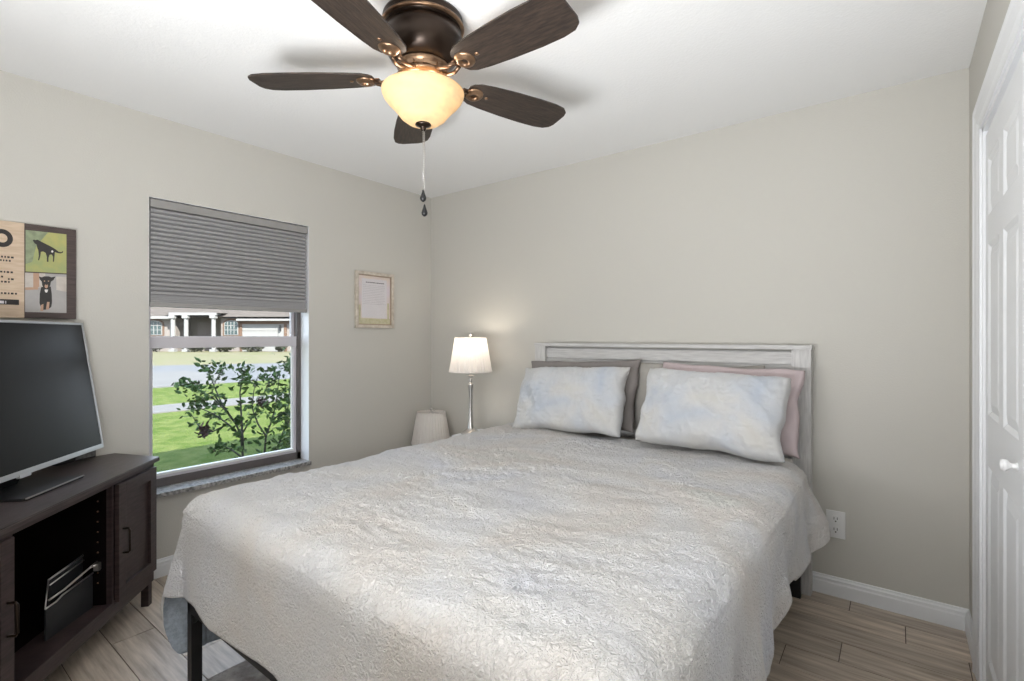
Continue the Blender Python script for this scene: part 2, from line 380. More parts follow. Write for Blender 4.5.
bm = B(); lathe(bm, [(.138,bz-.002),(.146,bz),(.150,bz-.004),(.149,bz-.014),(.143,bz-.028),(.129,bz-.046),(.112,bz-.062),(.097,bz-.080),(.082,bz-.099),(.060,bz-.115),(.030,bz-.121),(.010,bz-.122),
    (.010,bz-.119),(.030,bz-.118),(.058,bz-.112),(.081,bz-.098),(.094,bz-.078),(.109,bz-.060),(.126,bz-.044),(.139,bz-.028),(.142,bz-.012),(.138,bz-.002)], 64)
bowl = obj('light_bowl', bm, 'bowl', fan, label='lit frosted amber glass bowl')
bm = B(); lathe(bm, [(.0001,bz-.119),(.028,bz-.121),(.029,bz-.126),(.018,bz-.131),(.010,bz-.135),(.011,bz-.141),(.006,bz-.147),(.0001,bz-.149)], 28); obj('finial', bm, 'bronze', fan)
def chain(name, x, y, z0, z1):
    bm = B(); tube(bm, [(x, y, z0), (x, y, z1)], .0011, 6)
    z = z0
    while z > z1:
        bmesh.ops.create_icosphere(bm, subdivisions=1, radius=.0021, matrix=Matrix.Translation((x, y, z))); z -= .0065
    c = obj(name, bm, 'silver', fan)
    bm = B(); lathe(bm, [(.0001,.006),(.003,.002),(.0045,-.006),(.009,-.018),(.0115,-.027),(.0095,-.035),(.004,-.040),(.0001,-.041)], 20, x, y, z1); obj('chain_pull', bm, 'black', c)
chain('pull_chain', .004, -.004, bz-.145, -.630)
chain('pull_chain', -.004, .010, bz-.145, -.680)
BANG0, PITCH = 215.0, R(-9)
bladem = mat('dark_walnut_blade', (.048,.032,.023), .5, col2=(.016,.010,.008), vscale=7, stretch=(3.0,22,22), detail=7, bump=.15, bscale=8)
def blade_mesh():
    bm = B(); out = []
    L0, L1 = .180, .640
    prof = [(0,.034),(.010,.050),(.035,.064),(.09,.073),(.19,.082),(.30,.087),(.38,.086),(.425,.078),(.448,.060),(.456,.036)]
    pts = [(L0+a, b_) for a, b_ in prof]+[(L0+a, -b_) for a, b_ in reversed(prof)]
    lo = [bm.verts.new((x, y_, -.003)) for x, y_ in pts]; hi = [bm.verts.new((x, y_, .003)) for x, y_ in pts]
    bm.faces.new(lo[::-1]); bm.faces.new(hi); n = len(pts)
    for i in range(n): bm.faces.new((lo[i], lo[(i+1)%n], hi[(i+1)%n], hi[i]))
    return bm
def arm_mesh():
    bm = B()
    # yoke from flywheel to medallion and a ringed medallion below the blade
    for s in (-1, 1):
        tube(bm, [(.080, s*.016, .004), (.115, s*.022, -.014), (.150, s*.018, -.020), (.178, s*.010, -.014)], .007, 8)
    lathe(bm, [(.013,-.004),(.013,-.016),(.019,-.020),(.026,-.019),(.031,-.013),(.036,-.012),(.038,-.006),(.036,-.003),(.013,-.0035)], 28, .212, 0)
    box(bm, .16, .29, -.016, .016, -.0065, -.003)
    lathe(bm, [(.0001,-.011),(.006,-.010),(.008,-.006)], 12, .268, 0)
    return bm
bl0 = obj('blade', blade_mesh(), bladem, fan); ar0 = obj('blade_arm', arm_mesh(), 'bronze_hi', fan)
for i in range(5):
    a = R(BANG0+72*i)
    for src, z in ((bl0, -.216), (ar0, -.212)):
        o = src if i == 0 else src.copy()
        if i: COL.objects.link(o)
        o.parent = fan; o.location = (0, 0, z); o.rotation_mode = 'XYZ'
        o.rotation_euler = (Matrix.Rotation(a, 3, 'Z') @ Matrix.Rotation(PITCH, 3, 'X')).to_euler()
for i, a in enumerate((20, 140, 260)):
    light('fan_bulb', 'POINT', (FC[0]+.06*math.cos(R(a)), FC[1]+.06*math.sin(R(a)), H+bz-.03), FAN_E/3, (1, .95, .88), .03)

# ------------------------------------------------------------------ bed
BX0, BX1, BY0, BY1 = 1.125, 2.735, -2.225, -.115
bed = thing('bed', 'queen bed frame with whitewashed headboard and black metal legs', 'bed', ((BX0+BX1)/2, -1.1, 0))
ox, oy = (BX0+BX1)/2, -1.1
def bb(dims): return (dims[0]-ox, dims[1]-ox, dims[2]-oy, dims[3]-oy, dims[4], dims[5])
HX0, HX1, HT = 1.122, 2.772, 1.232
hb = bpy.data.objects.new('headboard', None); COL.objects.link(hb); hb.parent = bed
hbm = B()
box(hbm, *bb((HX0+.07, HX1-.07, -.045, -.028, .50, HT-.03)))
bpy.data.objects.remove(hb)
hb = obj('headboard', hbm, 'head', bed, label='whitewashed wooden headboard')
for a, b_ in ((HX0, HX0+.085), (HX1-.085, HX1)): bxo('headboard_post', bb((a, b_, -.085, -.025, 0, HT-.022)), 'headv', hb, .002)
bxo('headboard_cap', bb((HX0-.004, HX1+.004, -.090, -.020, HT-.022, HT)), 'head', hb, .002)
bxo('headboard_rail', bb((HX0+.086, HX1-.086, -.062, -.040, 1.135, HT-.035)), 'head', hb, .002)
bxo('headboard_rail', bb((HX0+.086, HX1-.086, -.070, -.040, 1.02, 1.128)), 'head', hb, .002)
bxo('headboard_rail', bb((HX0+.086, HX1-.086, -.062, -.040, .80, 1.012)), 'head', hb, .002)
bxo('headboard_rail', bb((HX0+.086, HX1-.086, -.062, -.040, .50, .792)), 'head', hb, .002)
bm = B(); rz0, rz1 = .308, .345
for dims in ((BX0, BX1, BY0, BY0+.03, rz0, rz1), (BX0, BX1, BY1-.03, BY1, rz0, rz1), (BX0, BX0+.03, BY0, BY1, rz0, rz1), (BX1-.03, BX1, BY0, BY1, rz0, rz1), ((BX0+BX1)/2-.02, (BX0+BX1)/2+.02, BY0, BY1, rz0, rz1)):
    box(bm, *bb(dims), bev=.002)
for i in range(12):
    yy = BY0+.12+i*.17; box(bm, *bb((BX0+.02, BX1-.02, yy, yy+.03, rz1-.008, rz1)))
obj('bed_rails', bm, 'black', bed)
for x, y_, wd in [(BX0, BY0, .035), (BX1-.035, BY0, .035), (BX0, -1.15, .035), (BX1-.035, -1.15, .035), ((BX0+BX1)/2-.018, BY0, .035), ((BX0+BX1)/2-.018, -1.15, .035), (BX0, BY1-.035, .035), (BX1-.11, BY1-.03, .11)]:
    bxo('leg', bb((x, x+wd, y_, y_+(.035 if wd < .1 else .03), (.0095 if y_ < -2 and x < 2.5 else 0), .308)), 'black', bed, .002)
for (x, sgn) in ((BX0+.03, 1), (BX1-.03, -1)):
    bm = B(); prism(bm, [(x-ox, .308), (x+sgn*.05-ox, .308), (x-ox, .27)], BY0+.008-oy, BY0+.014-oy, axis='y'); obj('corner_bracket', bm, 'black', bed)

def mattress():
    bm = B(); box(bm, -.78, .78, -1.03, 1.03, 0, .335, bev=.05)
    for f in bm.faces: f.smooth = True
    return bm
mt = obj('mattress', mattress(), 'sheet'); mt.location = (1.93, -1.155, .347)
tag(mt, 'thick mattress in cream sheet showing between the pillows', 'mattress')

# blanket: draped grid, rounded drop with a hem length that changes round the bed
bc = bpy.data.materials.new('tie_dye_plush'); bc.use_nodes = True; t = bc.node_tree; b = t.nodes['Principled BSDF']
def plush(mtl, seed, cols, bscale=90, bstr=.8, bd=.020, cs=2.2):
    t = mtl.node_tree; b = t.nodes['Principled BSDF']; b.inputs['Roughness'].default_value = .95; b.inputs['Specular IOR Level'].default_value = .1
    b.inputs['Sheen Weight'].default_value = .25
    g = t.nodes.new('ShaderNodeTexCoord')
    n = t.nodes.new('ShaderNodeTexNoise'); n.inputs['Scale'].default_value = cs; n.inputs['Detail'].default_value = 2.5; n.inputs['Distortion'].default_value = .6
    mp = t.nodes.new('ShaderNodeMapping'); mp.inputs['Location'].default_value = (seed, seed*.7, 0)
    t.links.new(g.outputs['Object'], mp.inputs[0]); t.links.new(mp.outputs[0], n.inputs['Vector'])
    r = t.nodes.new('ShaderNodeValToRGB'); e = r.color_ramp.elements
    e[0].position = .30; e[0].color = (*cols[0], 1); e[1].position = .72; e[1].color = (*cols[-1], 1)
    for i, c in enumerate(cols[1:-1]):
        x = e.new(.30+.42*(i+1)/(len(cols)-1)); x.color = (*c, 1)
    t.links.new(n.outputs[0], r.inputs[0]); t.links.new(r.outputs[0], b.inputs['Base Color'])
    v1 = t.nodes.new('ShaderNodeTexNoise'); v1.inputs['Scale'].default_value = bscale; v1.inputs['Detail'].default_value = 3; v1.inputs['Distortion'].default_value = 1.2
    t.links.new(g.outputs['Object'], v1.inputs['Vector'])
    bp = t.nodes.new('ShaderNodeBump'); bp.inputs['Strength'].default_value = bstr; bp.inputs['Distance'].default_value = bd
    t.links.new(v1.outputs[0], bp.inputs['Height']); t.links.new(bp.outputs[0], b.inputs['Normal'])
plush(bc, 3.1, [(.60,.605,.65), (.63,.625,.64), (.645,.63,.62), (.635,.595,.565), (.62,.615,.585)])
def smooth(x): x = max(0, min(1, x)); return x*x*(3-2*x)
def lerp(tab, x):
    if x <= tab[0][0]: return tab[0][1]
    for (a, va), (b_, vb) in zip(tab, tab[1:]):
        if x <= b_: return va+(vb-va)*smooth((x-a)/(b_-a))
    return tab[-1][1]
QX0, QX1, QY0, QY1, QZ = 1.165, 2.705, -2.15, -.37, .712   # inner rect where the drop begins
RR = .095
drop_left = [(-2.15, .575), (-2.08, .585), (-1.9, .54), (-1.0, .50), (-.37, .46)]
drop_foot = [(1.165, .335), (1.27, .325), (1.42, .352), (1.6, .362), (1.75, .358), (1.9, .38), (2.3, .42), (2.7, .46)]
drop_right = [(-2.2, .46), (-1.75, .40), (-1.45, .39), (-1.3, .345), (-1.07, .315), (-.8, .335), (-.5, .33), (-.37, .235)]
def drape(ax, ay):
    """ax, ay in cloth params: inside 0..1 spans the rect, beyond is the drop"""
    tx = -ax if ax < 0 else (ax-1 if ax > 1 else 0.); sxn = -1 if ax < 0 else 1
    ty = -ay if ay < 0 else 0.
    bx = QX0+(QX1-QX0)*min(1, max(0, ax)); by = QY0+(QY1-QY0)*min(1, max(0, ay))
    if tx == 0 and ty == 0: return Vector((bx, by, QZ)), Vector((0, 0, 1)), 0
    tau = max(tx, ty)
    if tx and ty:
        th = (PI/4)*(ty/tx) if tx >= ty else PI/2-(PI/4)*(tx/ty)
        side = drop_left[0][1] if sxn < 0 else drop_right[0][1]
        f = drop_foot[0][1] if sxn < 0 else drop_foot[-1][1]
        L = side+(f-side)*(smooth((math.degrees(th)-34)/28) if sxn < 0 else th/(PI/2))
        nx, ny = sxn*math.cos(th), -math.sin(th)
    elif tx: nx, ny, L = sxn, 0, lerp(drop_left if sxn < 0 else drop_right, by)
    else: nx, ny, L = 0, -1, lerp(drop_foot, bx)
    flare = .06
    if tx and ty: flare = lerp([(0, .0), (28, .05), (58, .27), (90, .02)], math.degrees(th)) if sxn < 0 else .06*math.cos(th)**2+.02*math.sin(th)**2
    if ty and not tx: flare = .02
    if sxn > 0 and tx: flare = .05+.42*smooth((by+.62)/.26)
    if sxn < 0 and tx and ty == 0: flare = .03-.03*(1-smooth((by-QY0)/.5))
    tot = RR*PI/2+max(0, L-RR); s = tau*tot; q = RR*PI/2
    if s < q: a = s/RR; h, d = RR*math.sin(a), RR*(1-math.cos(a)); nh, nz = math.sin(a), math.cos(a)
    else: e = s-q; h, d = RR+flare*e, RR+e; nh, nz = 1, .05
    per = bx*1.0+by*1.0
    fold = smooth((s-q)/.3) if s > q else 0
    wv = math.sin(by*17+1.0)*.6+math.sin(by*29+bx*3)*.4 if tx and not ty else math.sin(bx*9+2)*.5 if ty and not tx else 0
    h += fold*(.028 if sxn > 0 else .012)*wv
    d += fold*.02*(math.sin(by*31+.5) if tx else 0)*(1 if sxn > 0 else .3)
    return Vector((bx+nx*h, by+ny*h, QZ-d)), Vector((nx*nh, ny*nh, nz)), tau
bm = B(); NX, NY, ND = 210, 240, 58
axs = [-1+i/ND for i in range(ND)]+[i/NX for i in range(NX)]+[1+i/ND for i in range(ND+1)]
ays = [-1+i/ND for i in range(ND)]+[i/NY for i in range(NY+1)]
grid = []
for ay in ays:
    row = []
    for ax in axs:
        p, nrm, tau = drape(ax, ay)
        q = p*1.0
        big = noise.noise(Vector((q.x*4.5+q.y*3, q.y*13-q.x*5, q.z)))*.007+noise.noise(q*2.3)*.010+noise.noise(q*5+Vector((3,1,0)))*.006
        warp = Vector((noise.noise(q*9), noise.noise(q*9+Vector((5,5,5))), 0))*.03
        ridge = 1-abs(noise.noise((q+warp)*24))*2
        ridge2 = 1-abs(noise.noise((q+warp)*46+Vector((9,0,0))))*2
        amp = .35+.9*max(0, noise.noise(q*3+Vector((7,2,1)))+.35)
        if nrm.z < .4: amp *= .2
        q += nrm.normalized()*(big+ridge*.0065*amp+ridge2*.0042*amp)
        # gentle crown in the middle of the bed and dip at the pillow edge
        row.append(bm.verts.new(q))
    grid.append(row)
for j in range(len(ays)-1):
    for i in range(len(axs)-1):
        f = bm.faces.new((grid[j][i], grid[j][i+1], grid[j+1][i+1], grid[j+1][i])); f.smooth = True
blk = obj('blanket', bm, [bc, 'lining'])
so = blk.modifiers.new('thick', 'SOLIDIFY'); so.thickness = .009; so.offset = -1; so.material_offset = 1; so.material_offset_rim = 0
tag(blk, 'plush off-white pastel blanket draped over the whole bed', 'blanket')

# pillows
def pillow(wd, ht, th, seed, m, name, label, loc, tilt, rz=0, roll=0, wr=.006, fur=0., group=None, sag=0.):
    bm = B(); nu, nv = 90, 64; sides = []
    for s in (1, -1):
        g = []
        for j in range(nv+1):
            row = []
            for i in range(nu+1):
                a = -1+2*i/nu; c = -1+2*j/nv
                e = max(abs(a), abs(c)); 
                # corner ears and pinched sides
                px = a*wd/2*(1-.045*(1-c*c)*abs(a)**3*0-.05*(1-abs(c)**2)*abs(a)**6)
                pz = c*ht/2*(1-.06*(1-abs(a)**2)*abs(c)**6)
                tk = th/2*((1-abs(a)**2.6)*(1-abs(c)**2.6))**.42
                p = Vector((px, s*-tk, pz))
                wv = Vector((px*6+seed, pz*6, s*3))
                f1 = noise.noise(wv)*.034*(tk/(th/2))
                st = noise.noise(Vector((px*9+pz*7+seed, (pz*9-px*7)*.35, s)))
                r1 = (1-abs(st)*2)*wr*(tk/(th/2))
                fu = (1-abs(noise.noise(Vector((px*40+seed, pz*40, s))))*2)*fur if fur else 0
                p.y += -s*(f1+r1+fu) if e < 1 else 0
                ear = noise.noise(Vector((a*2.2+seed, c*2.2, 2)))*.019
                p.x += ear*abs(a)**4; p.z += (ear-.02*sag*(1-a*a))*abs(c)**4
                row.append(bm.verts.new(p) if s == 1 or e < 1 else None)
            g.append(row)
        sides.append(g)
    A, Bk = sides
    for j in range(nv+1):
        for i in range(nu+1):
            if Bk[j][i] is None: Bk[j][i] = A[j][i]
    for g in sides:
        for j in range(nv):
            for i in range(nu):
                f = bm.faces.new((g[j][i], g[j][i+1], g[j+1][i+1], g[j+1][i])); f.smooth = True
    o = obj(name, bm, m); o.location = loc
    o.rotation_euler = (Matrix.Rotation(rz, 3, 'Z') @ Matrix.Rotation(tilt, 3, 'X') @ Matrix.Rotation(roll, 3, 'Y')).to_euler()
    tag(o, label, 'pillow', group); return o
pf = bpy.data.materials.new('white_plush_pillow'); pf.use_nodes = True
plush(pf, 8.3, [(.45,.49,.56), (.52,.54,.575), (.56,.56,.565), (.57,.56,.54), (.55,.53,.50)], bscale=120, bstr=.5, bd=.006, cs=3.5)
pillow(.71, .40, .17, 1.3, pf, 'pillow', 'fluffy off-white pillow on the window side of the bed', (1.575, -.385, .908), R(-24), R(1), R(-2), .020, .006, 'fluffy white pillows')
pillow(.685, .40, .19, 6.1, pf, 'pillow', 'fluffy off-white pillow on the closet side, in front of the pink pillow', (2.385, -.43, .916), R(-26), R(-2), R(1), .020, .006, 'fluffy white pillows')
pillow(.76, .42, .15, 2.2, 'taupe', 'pillow', 'taupe pillow tucked behind the window-side fluffy pillow', (1.555, -.235, .925), R(-17), R(1.5), R(-2), .004)
pillow(.70, .40, .10, 4.4, 'taupe2', 'pillow', 'pale grey-taupe pillow against the headboard behind the closet-side pillows', (2.22, -.145, .925), R(-8), 0, 0, .004)
pillow(.70, .42, .13, 5.0, 'pink', 'pillow', 'dusty pink pillow peeking out at the closet side', (2.415, -.265, .925), R(-17), R(-1), R(1), .004)

# rug under the bed
bm = B(); box(bm, 1.085, 2.50, -2.68, -1.975, .001, .009, bev=.003)
tag(obj('rug', bm, 'rug'), 'low mottled beige rug under the foot of the bed', 'rug')

# ------------------------------------------------------------------ nightstand and lamps
ns = thing('nightstand', 'white nightstand hidden behind the bed beneath the tall lamp', 'nightstand', (.76, -.26, 0))
bxo('top', (-.13, .19, -.14, .17, .565, .585), 'trim', ns, .003)
bxo('body', (-.12, .17, -.12, .16, .12, .565), 'trim', ns, .002)
for x in (-.12, .14):
    for y_ in (-.12, .13): bxo('leg', (x, x+.03, y_, y_+.03, 0, .12), 'trim', ns)
for z in (.15, .36):
    dr = bxo('drawer', (-.105, .155, -.132, -.12, z, z+.19), 'trim', ns, .003)
    bm = B(); lathe(bm, [(.006,0),(.005,.012),(.013,.02),(.0001,.026)], 16); k_ = obj('knob', bm, 'silver', dr); k_.rotation_euler = (PI/2, 0, 0); k_.location = (0, -.132, z+.095)
def lamp(label, loc):
    L = thing('table_lamp', label, 'table lamp', loc, 0, 'matching silver lamps with pleated shades')
    bm = B(); rr = lathe(bm, [(.0001,0),(.068,0),(.070,.006),(.062,.014),(.050,.022),(.036,.028),(.026,.040),(.022,.060),(.017,.110),(.0135,.180),(.0140,.240),(.017,.300),(.020,.345),(.021,.355),(.012,.360),(.009,.366),(.013,.376),(.013,.386),(.008,.392),(.008,.404),(.026,.410),(.027,.416),(.012,.422),(.008,.430),(.0001,.430)], 40)
    obj('base', bm, 'silver', L)
    bm = B(); tube(bm, [(0,0,.42),(0,0,.50)], .012, 12); lathe(bm, [(.012,.50),(.014,.52),(.030,.56),(.032,.58),(.024,.605),(.0001,.615)], 20, mi=1)
    M.setdefault('bulb', translucent('frosted_bulb', (1,.95,.85), .8)); obj('bulb', bm, ['silver', 'bulb'], L)
    bm = B()
    for s in (-1, 1): tube(bm, [(s*.012,0,.43),(s*.045,0,.50),(s*.048,0,.60),(s*.025,0,.67),(0,0,.685)], .002, 6)
    lathe(bm, [(.003,.676),(.004,.692),(.010,.698),(.013,.706),(.010,.714),(.0001,.717)], 20)
    obj('harp_and_finial', bm, 'silver', L)
    bm = B(); lathe(bm, [(.152,.440),(.110,.682)], 288, pleat=36, amp=.0022)
    lathe(bm, [(.153,.438),(.1555,.4385),(.1535,.447),(.151,.447)], 72); lathe(bm, [(.110,.676),(.1125,.676),(.1115,.684),(.109,.684)], 72)
    obj('lamp_shade', bm, 'shade', L)
    bm = B()
    for k in range(3):
        a = 2*PI*k/3; tube(bm, [(0,0,.680),(.109*math.cos(a),.109*math.sin(a),.680)], .0015, 6)
    obj('shade_spider', bm, 'silver', L)
    return L
lamp('lit silver lamp with pleated shade standing taller beside the headboard', (.70, -.28, .585))
lamp('silver lamp with pleated shade standing low in the corner', (.195, -.185, 0))
light('lamp_bulb', 'POINT', (.70, -.28, .585+.648), LAMP_E, (1, .90, .76), .022)

# ------------------------------------------------------------------ corner TV stand
ANG = R(-42)
st = thing('tv_stand', 'espresso corner TV stand with open bay and panel doors', 'tv stand', (.282, -2.07, 0), ANG)
def outline(g): # footprint: front edge then the wings back to the walls
    return [(-.0-g, g), (1.18+g, g), (1.30+g, -.235), (1.085, -.50), (.095, -.50), (-.12-g, -.235)]
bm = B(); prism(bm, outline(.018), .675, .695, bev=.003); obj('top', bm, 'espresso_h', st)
bm = B()
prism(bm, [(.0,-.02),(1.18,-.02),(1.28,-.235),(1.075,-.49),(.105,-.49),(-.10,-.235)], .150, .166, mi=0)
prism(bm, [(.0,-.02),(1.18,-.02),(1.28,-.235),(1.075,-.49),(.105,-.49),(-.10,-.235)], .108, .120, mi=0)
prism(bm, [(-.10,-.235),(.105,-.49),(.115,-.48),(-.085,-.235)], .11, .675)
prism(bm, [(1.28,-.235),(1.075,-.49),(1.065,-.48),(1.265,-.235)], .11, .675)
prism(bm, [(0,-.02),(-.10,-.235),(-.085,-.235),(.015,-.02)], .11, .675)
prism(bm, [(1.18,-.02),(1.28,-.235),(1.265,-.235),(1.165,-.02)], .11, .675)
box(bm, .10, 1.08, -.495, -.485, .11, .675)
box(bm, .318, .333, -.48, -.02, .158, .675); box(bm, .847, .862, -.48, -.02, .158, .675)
obj('carcass', bm, 'espresso_shaded', st)
bm = B()
box(bm, 0, 1.18, -.02, 0, .108, .158, bev=.002); box(bm, .0, 1.18, -.02, 0, .655, .675)
box(bm, 0, .018, -.022, 0, .108, .675); box(bm, 1.162, 1.18, -.022, 0, .108, .675)
box(bm, .318, .333, -.02, 0, .158, .66); box(bm, .847, .862, -.02, 0, .158, .66)
box(bm, .333, .847, -.14, 0, .158, .1675)
obj('face_frame', bm, 'espresso', st)
bm = B(); lathe(bm, [(.0001, 0), (.0035, 0), (.0035, .002)], 10)
pin0 = obj('shelf_pin_hole', bm, 'bronze_hi', st); first = True
for s, rot in ((.3335, PI/2), (.8465, -PI/2)):
    for k in range(9):
        for yy in (-.05, -.40):
            o = pin0 if first else pin0.copy()
            if not first: COL.objects.link(o)
            first = False; o.parent = st; o.location = (s, yy, .26+k*.042); o.rotation_euler = (0, rot, 0)
def cab_door(s0, s1, hs, name='door'):
    bm = B(); z0, z1 = .165, .655; fr = .052
    box(bm, s0, s0+fr, 0.0, .018, z0, z1, bev=.0015); box(bm, s1-fr, s1, 0.0, .018, z0, z1, bev=.0015)
    box(bm, s0+fr, s1-fr, 0.0, .018, z0, z0+fr, bev=.0015); box(bm, s0+fr, s1-fr, 0.0, .018, z1-fr, z1, bev=.0015)
    box(bm, s0+fr-.002, s1-fr+.002, .001, .006, z0+fr-.002, z1-fr+.002)
    d = obj(name, bm, 'espresso', st)
    bm = B(); tube(bm, [(hs, .018, .462), (hs, .040, .462), (hs, .044, .455), (hs, .044, .367), (hs, .040, .360), (hs, .018, .360)], .0045, 8)
    obj('handle', bm, 'bronze', d)
cab_door(.012, .315, .288); cab_door(.865, 1.168, .892)
for s, o_ in ((.0, -.05), (1.135, -.05), (.13, -.46), (1.0, -.46)): bxo('leg', (s+.004, s+.036, o_+.012, o_+.044, 0, .108), 'espresso', st, .002)

# TV
tv = thing('television', 'flat television with silver bezel leaning back on the corner stand', 'television', (.282, -2.07, .6955), ANG)
TC, TW, TH = .468, .972, .596; sc_ = (TC, -.222, .054); LEAN = R(8.5)
def tvp(name, bm, m, parent):
    o = obj(name, bm, m, parent); o.location = sc_; o.rotation_euler = (LEAN, 0, 0); return o
bm = B(); box(bm, -TW/2, TW/2, -.030, -.004, 0, TH, bev=.004); box(bm, -TW/2+.15, TW/2-.15, -.055, -.028, .05, TH*.62, bev=.008); body = tvp('housing', bm, 'plastic', tv)
bm = B(); bz_ = .010
box(bm, -TW/2, TW/2, -.012, .002, 0, .020, bev=.002); box(bm, -TW/2, TW/2, -.012, .002, TH-bz_, TH, bev=.002)
box(bm, -TW/2, -TW/2+bz_, -.012, .002, 0, TH, bev=.002); box(bm, TW/2-bz_, TW/2, -.012, .002, 0, TH, bev=.002)
tvp('bezel', bm, 'tvframe', tv)
bm = B(); box(bm, -.028, .028, -.008, .005, -.008, .006, bev=.002); tvp('sensor_tab', bm, 'tvframe', tv)
bm = B(); box(bm, -TW/2+bz_, TW/2-bz_, -.006, -.001, .020, TH-bz_); tvp('screen', bm, 'screen', tv)
bm = B()
prism(bm, [(TC-.135,-.36),(TC-.145,-.125),(TC-.140,-.105),(TC+.160,-.105),(TC+.165,-.125),(TC+.155,-.36)], 0, .009, bev=.002)
obj('stand_base', bm, 'plastic', tv)
bm = B(); box(bm, TC-.143, TC+.163, -.110, -.1035, .0065, .0105, bev=.001); obj('base_edge', bm, 'silver', tv)
bm = B(); prism(bm, [(-.33,.008),(-.28,.008),(-.235,.10),(-.255,.12)], TC-.05, TC+.05, axis='x'); obj('neck', bm, 'plastic', tv)
# set-top box
bx_ = thing('cable_box', 'small black cable box behind the television on the stand', 'electronics', (.044, -2.235, .6955), R(-63))
bm = B(); box(bm, 0, .18, -.038, 0, 0, .046, bev=.003); obj('case', bm, 'plastic', bx_)
bm = B(); box(bm, .006, .095, -.001, .003, .006, .038, bev=.001); obj('display_panel', bm, 'lens', bx_)

# folded grey case with metal rods standing in the open bay
fb = thing('folding_tray', 'dark grey folding case with chrome rods standing in the bay', 'case', (.282, -2.07, .1675), ANG)
def slab(bm, p0, p1, z00, z01, z10, z11, th=.006):
    dx = Vector((p1[0]-p0[0], p1[1]-p0[1], 0)).normalized(); nn = Vector((-dx.y, dx.x, 0))*th/2
    vs = [bm.verts.new(Vector((p[0], p[1], z))+s*nn) for s in (-1, 1) for p, z in ((p0, z00), (p1, z10), (p1, z11), (p0, z01))]
    for f in ((0,1,2,3),(7,6,5,4),(0,4,5,1),(1,5,6,2),(2,6,7,3),(3,7,4,0)): bm.faces.new([vs[i] for i in f])
bm = B(); slab(bm, (.575,-.085), (.345,-.065), .0, .115, .0, .135); obj('front_panel', bm, 'case', fb)
bm = B(); slab(bm, (.50,-.125), (.305,-.105), .0, .185, .0, .205); obj('back_panel', bm, 'case', fb)
bm = B()
tube(bm, [(.578,-.083,.118),(.53,-.078,.120),(.50,-.075,.130),(.345,-.062,.140)], .0032, 8)
tube(bm, [(.55,-.090,.136),(.50,-.072,.148),(.36,-.060,.172),(.285,-.045,.192)], .0038, 8)
tube(bm, [(.50,-.122,.190),(.305,-.103,.212)], .0035, 8)
tube(bm, [(.50,-.118,.170),(.31,-.100,.192)], .0028, 8)
tube(bm, [(.305,-.103,.212),(.298,-.10,.20),(.30,-.09,.15)], .0028, 8)
tube(bm, [(.578,-.083,.118),(.545,-.10,.150),(.50,-.122,.190)], .0025, 8)
obj('metal_rods', bm, 'silver', fb)
bm = B(); tube(bm, [(.365,-.055,.175),(.33,-.045,.165),(.315,-.040,.140)], .006, 8); tube(bm, [(.345,-.045,.150),(.290,-.040,.172)], .0035, 8); box(bm, .325, .352, -.058, -.038, .148, .178, bev=.003)
obj('clasp', bm, 'silver', fb)

# ------------------------------------------------------------------ wall pieces
def wrect(bm, x0, x1, u0, u1, v0, v1, mi=0, bev=0.):   # rectangle on the left wall from its measured corners
    a, b_ = onx(u0, v0, 0), onx(u1, v0, 0); c = onx(u0, v1, 0)
    box(bm, x0, x1, a.y, b_.y, c.z, a.z, mi, bev); return a.y, b_.y, c.z, a.z
fr = thing('picture_frame', 'small champagne framed print of pastel verse beside the window', 'picture frame', (0, -.58, 1.547))
fy0, fy1, fz0, fz1 = -.174, .172, -.207, .207
bm = B()
for d in ((fy0, fy1, fz0, fz0+.022), (fy0, fy1, fz1-.022, fz1), (fy0, fy0+.022, fz0+.0225, fz1-.0225), (fy1-.022, fy1, fz0+.0225, fz1-.0225)): box(bm, .001, .022, *d, bev=.003)
for d in ((fy0+.022, fy1-.022, fz0+.022, fz0+.030), (fy0+.022, fy1-.022, fz1-.030, fz1-.022), (fy0+.022, fy0+.030, fz0+.030, fz1-.030), (fy1-.030, fy1-.022, fz0+.030, fz1-.030)): box(bm, .001, .012, *d, mi=1)
M['champ'] = mat('champagne_frame', (.66,.60,.53), .4, metal=.2, col2=(.50,.44,.37), vscale=30); M['champ2'] = mat('champagne_frame_inner', (.40,.31,.24), .4, metal=.2, var=.1)
obj('frame', bm, ['champ', 'champ2'], fr)
M['paper'] = mat('pastel_paper', (.70,.62,.68), .8, col2=(.74,.63,.55), vscale=7); M['paper2'] = mat('paper_text_field', (.72,.69,.72), .8, var=.03, vscale=10)
M['olive'] = mat('paper_olive_border', (.50,.47,.28), .8, col2=(.62,.58,.40), vscale=30); M['ink'] = mat('grey_ink', (.42,.40,.43), .8, var=.1); M['ink2'] = mat('dark_ink', (.035,.030,.030), .8, var=.1)
bm = B(); box(bm, .002, .006, fy0+.028, fy1-.028, fz0+.028, fz1-.028, 0)
box(bm, .006, .0065, fy0+.060, fy1-.062, fz0+.075, fz1-.050, 1)
box(bm, .006, .0066, fy0+.030, fy1-.030, fz0+.030, fz0+.070, 2); box(bm, .006, .0064, fy1-.055, fy1-.040, fz0+.07, fz0+.19, 2)
box(bm, .006, .0064, fy0+.032, fy0+.05, fz0+.07, fz0+.17, 2)
z = fz1-.080
for i in range(13):
    x = fy0+.070+(0 if i else .025)
    while x < fy1-.075-(.025 if i == 0 else random.uniform(0, .03)):
        l = random.uniform(.006, .018); box(bm, .0065, .0070, x, x+l, z, z+(.006 if i == 0 else .0022), 4 if i == 0 else 3); x += l+.004
    z -= .020 if i == 0 else .0125
obj('print', bm, ['paper', 'paper2', 'olive', 'ink', 'ink2'], fr)
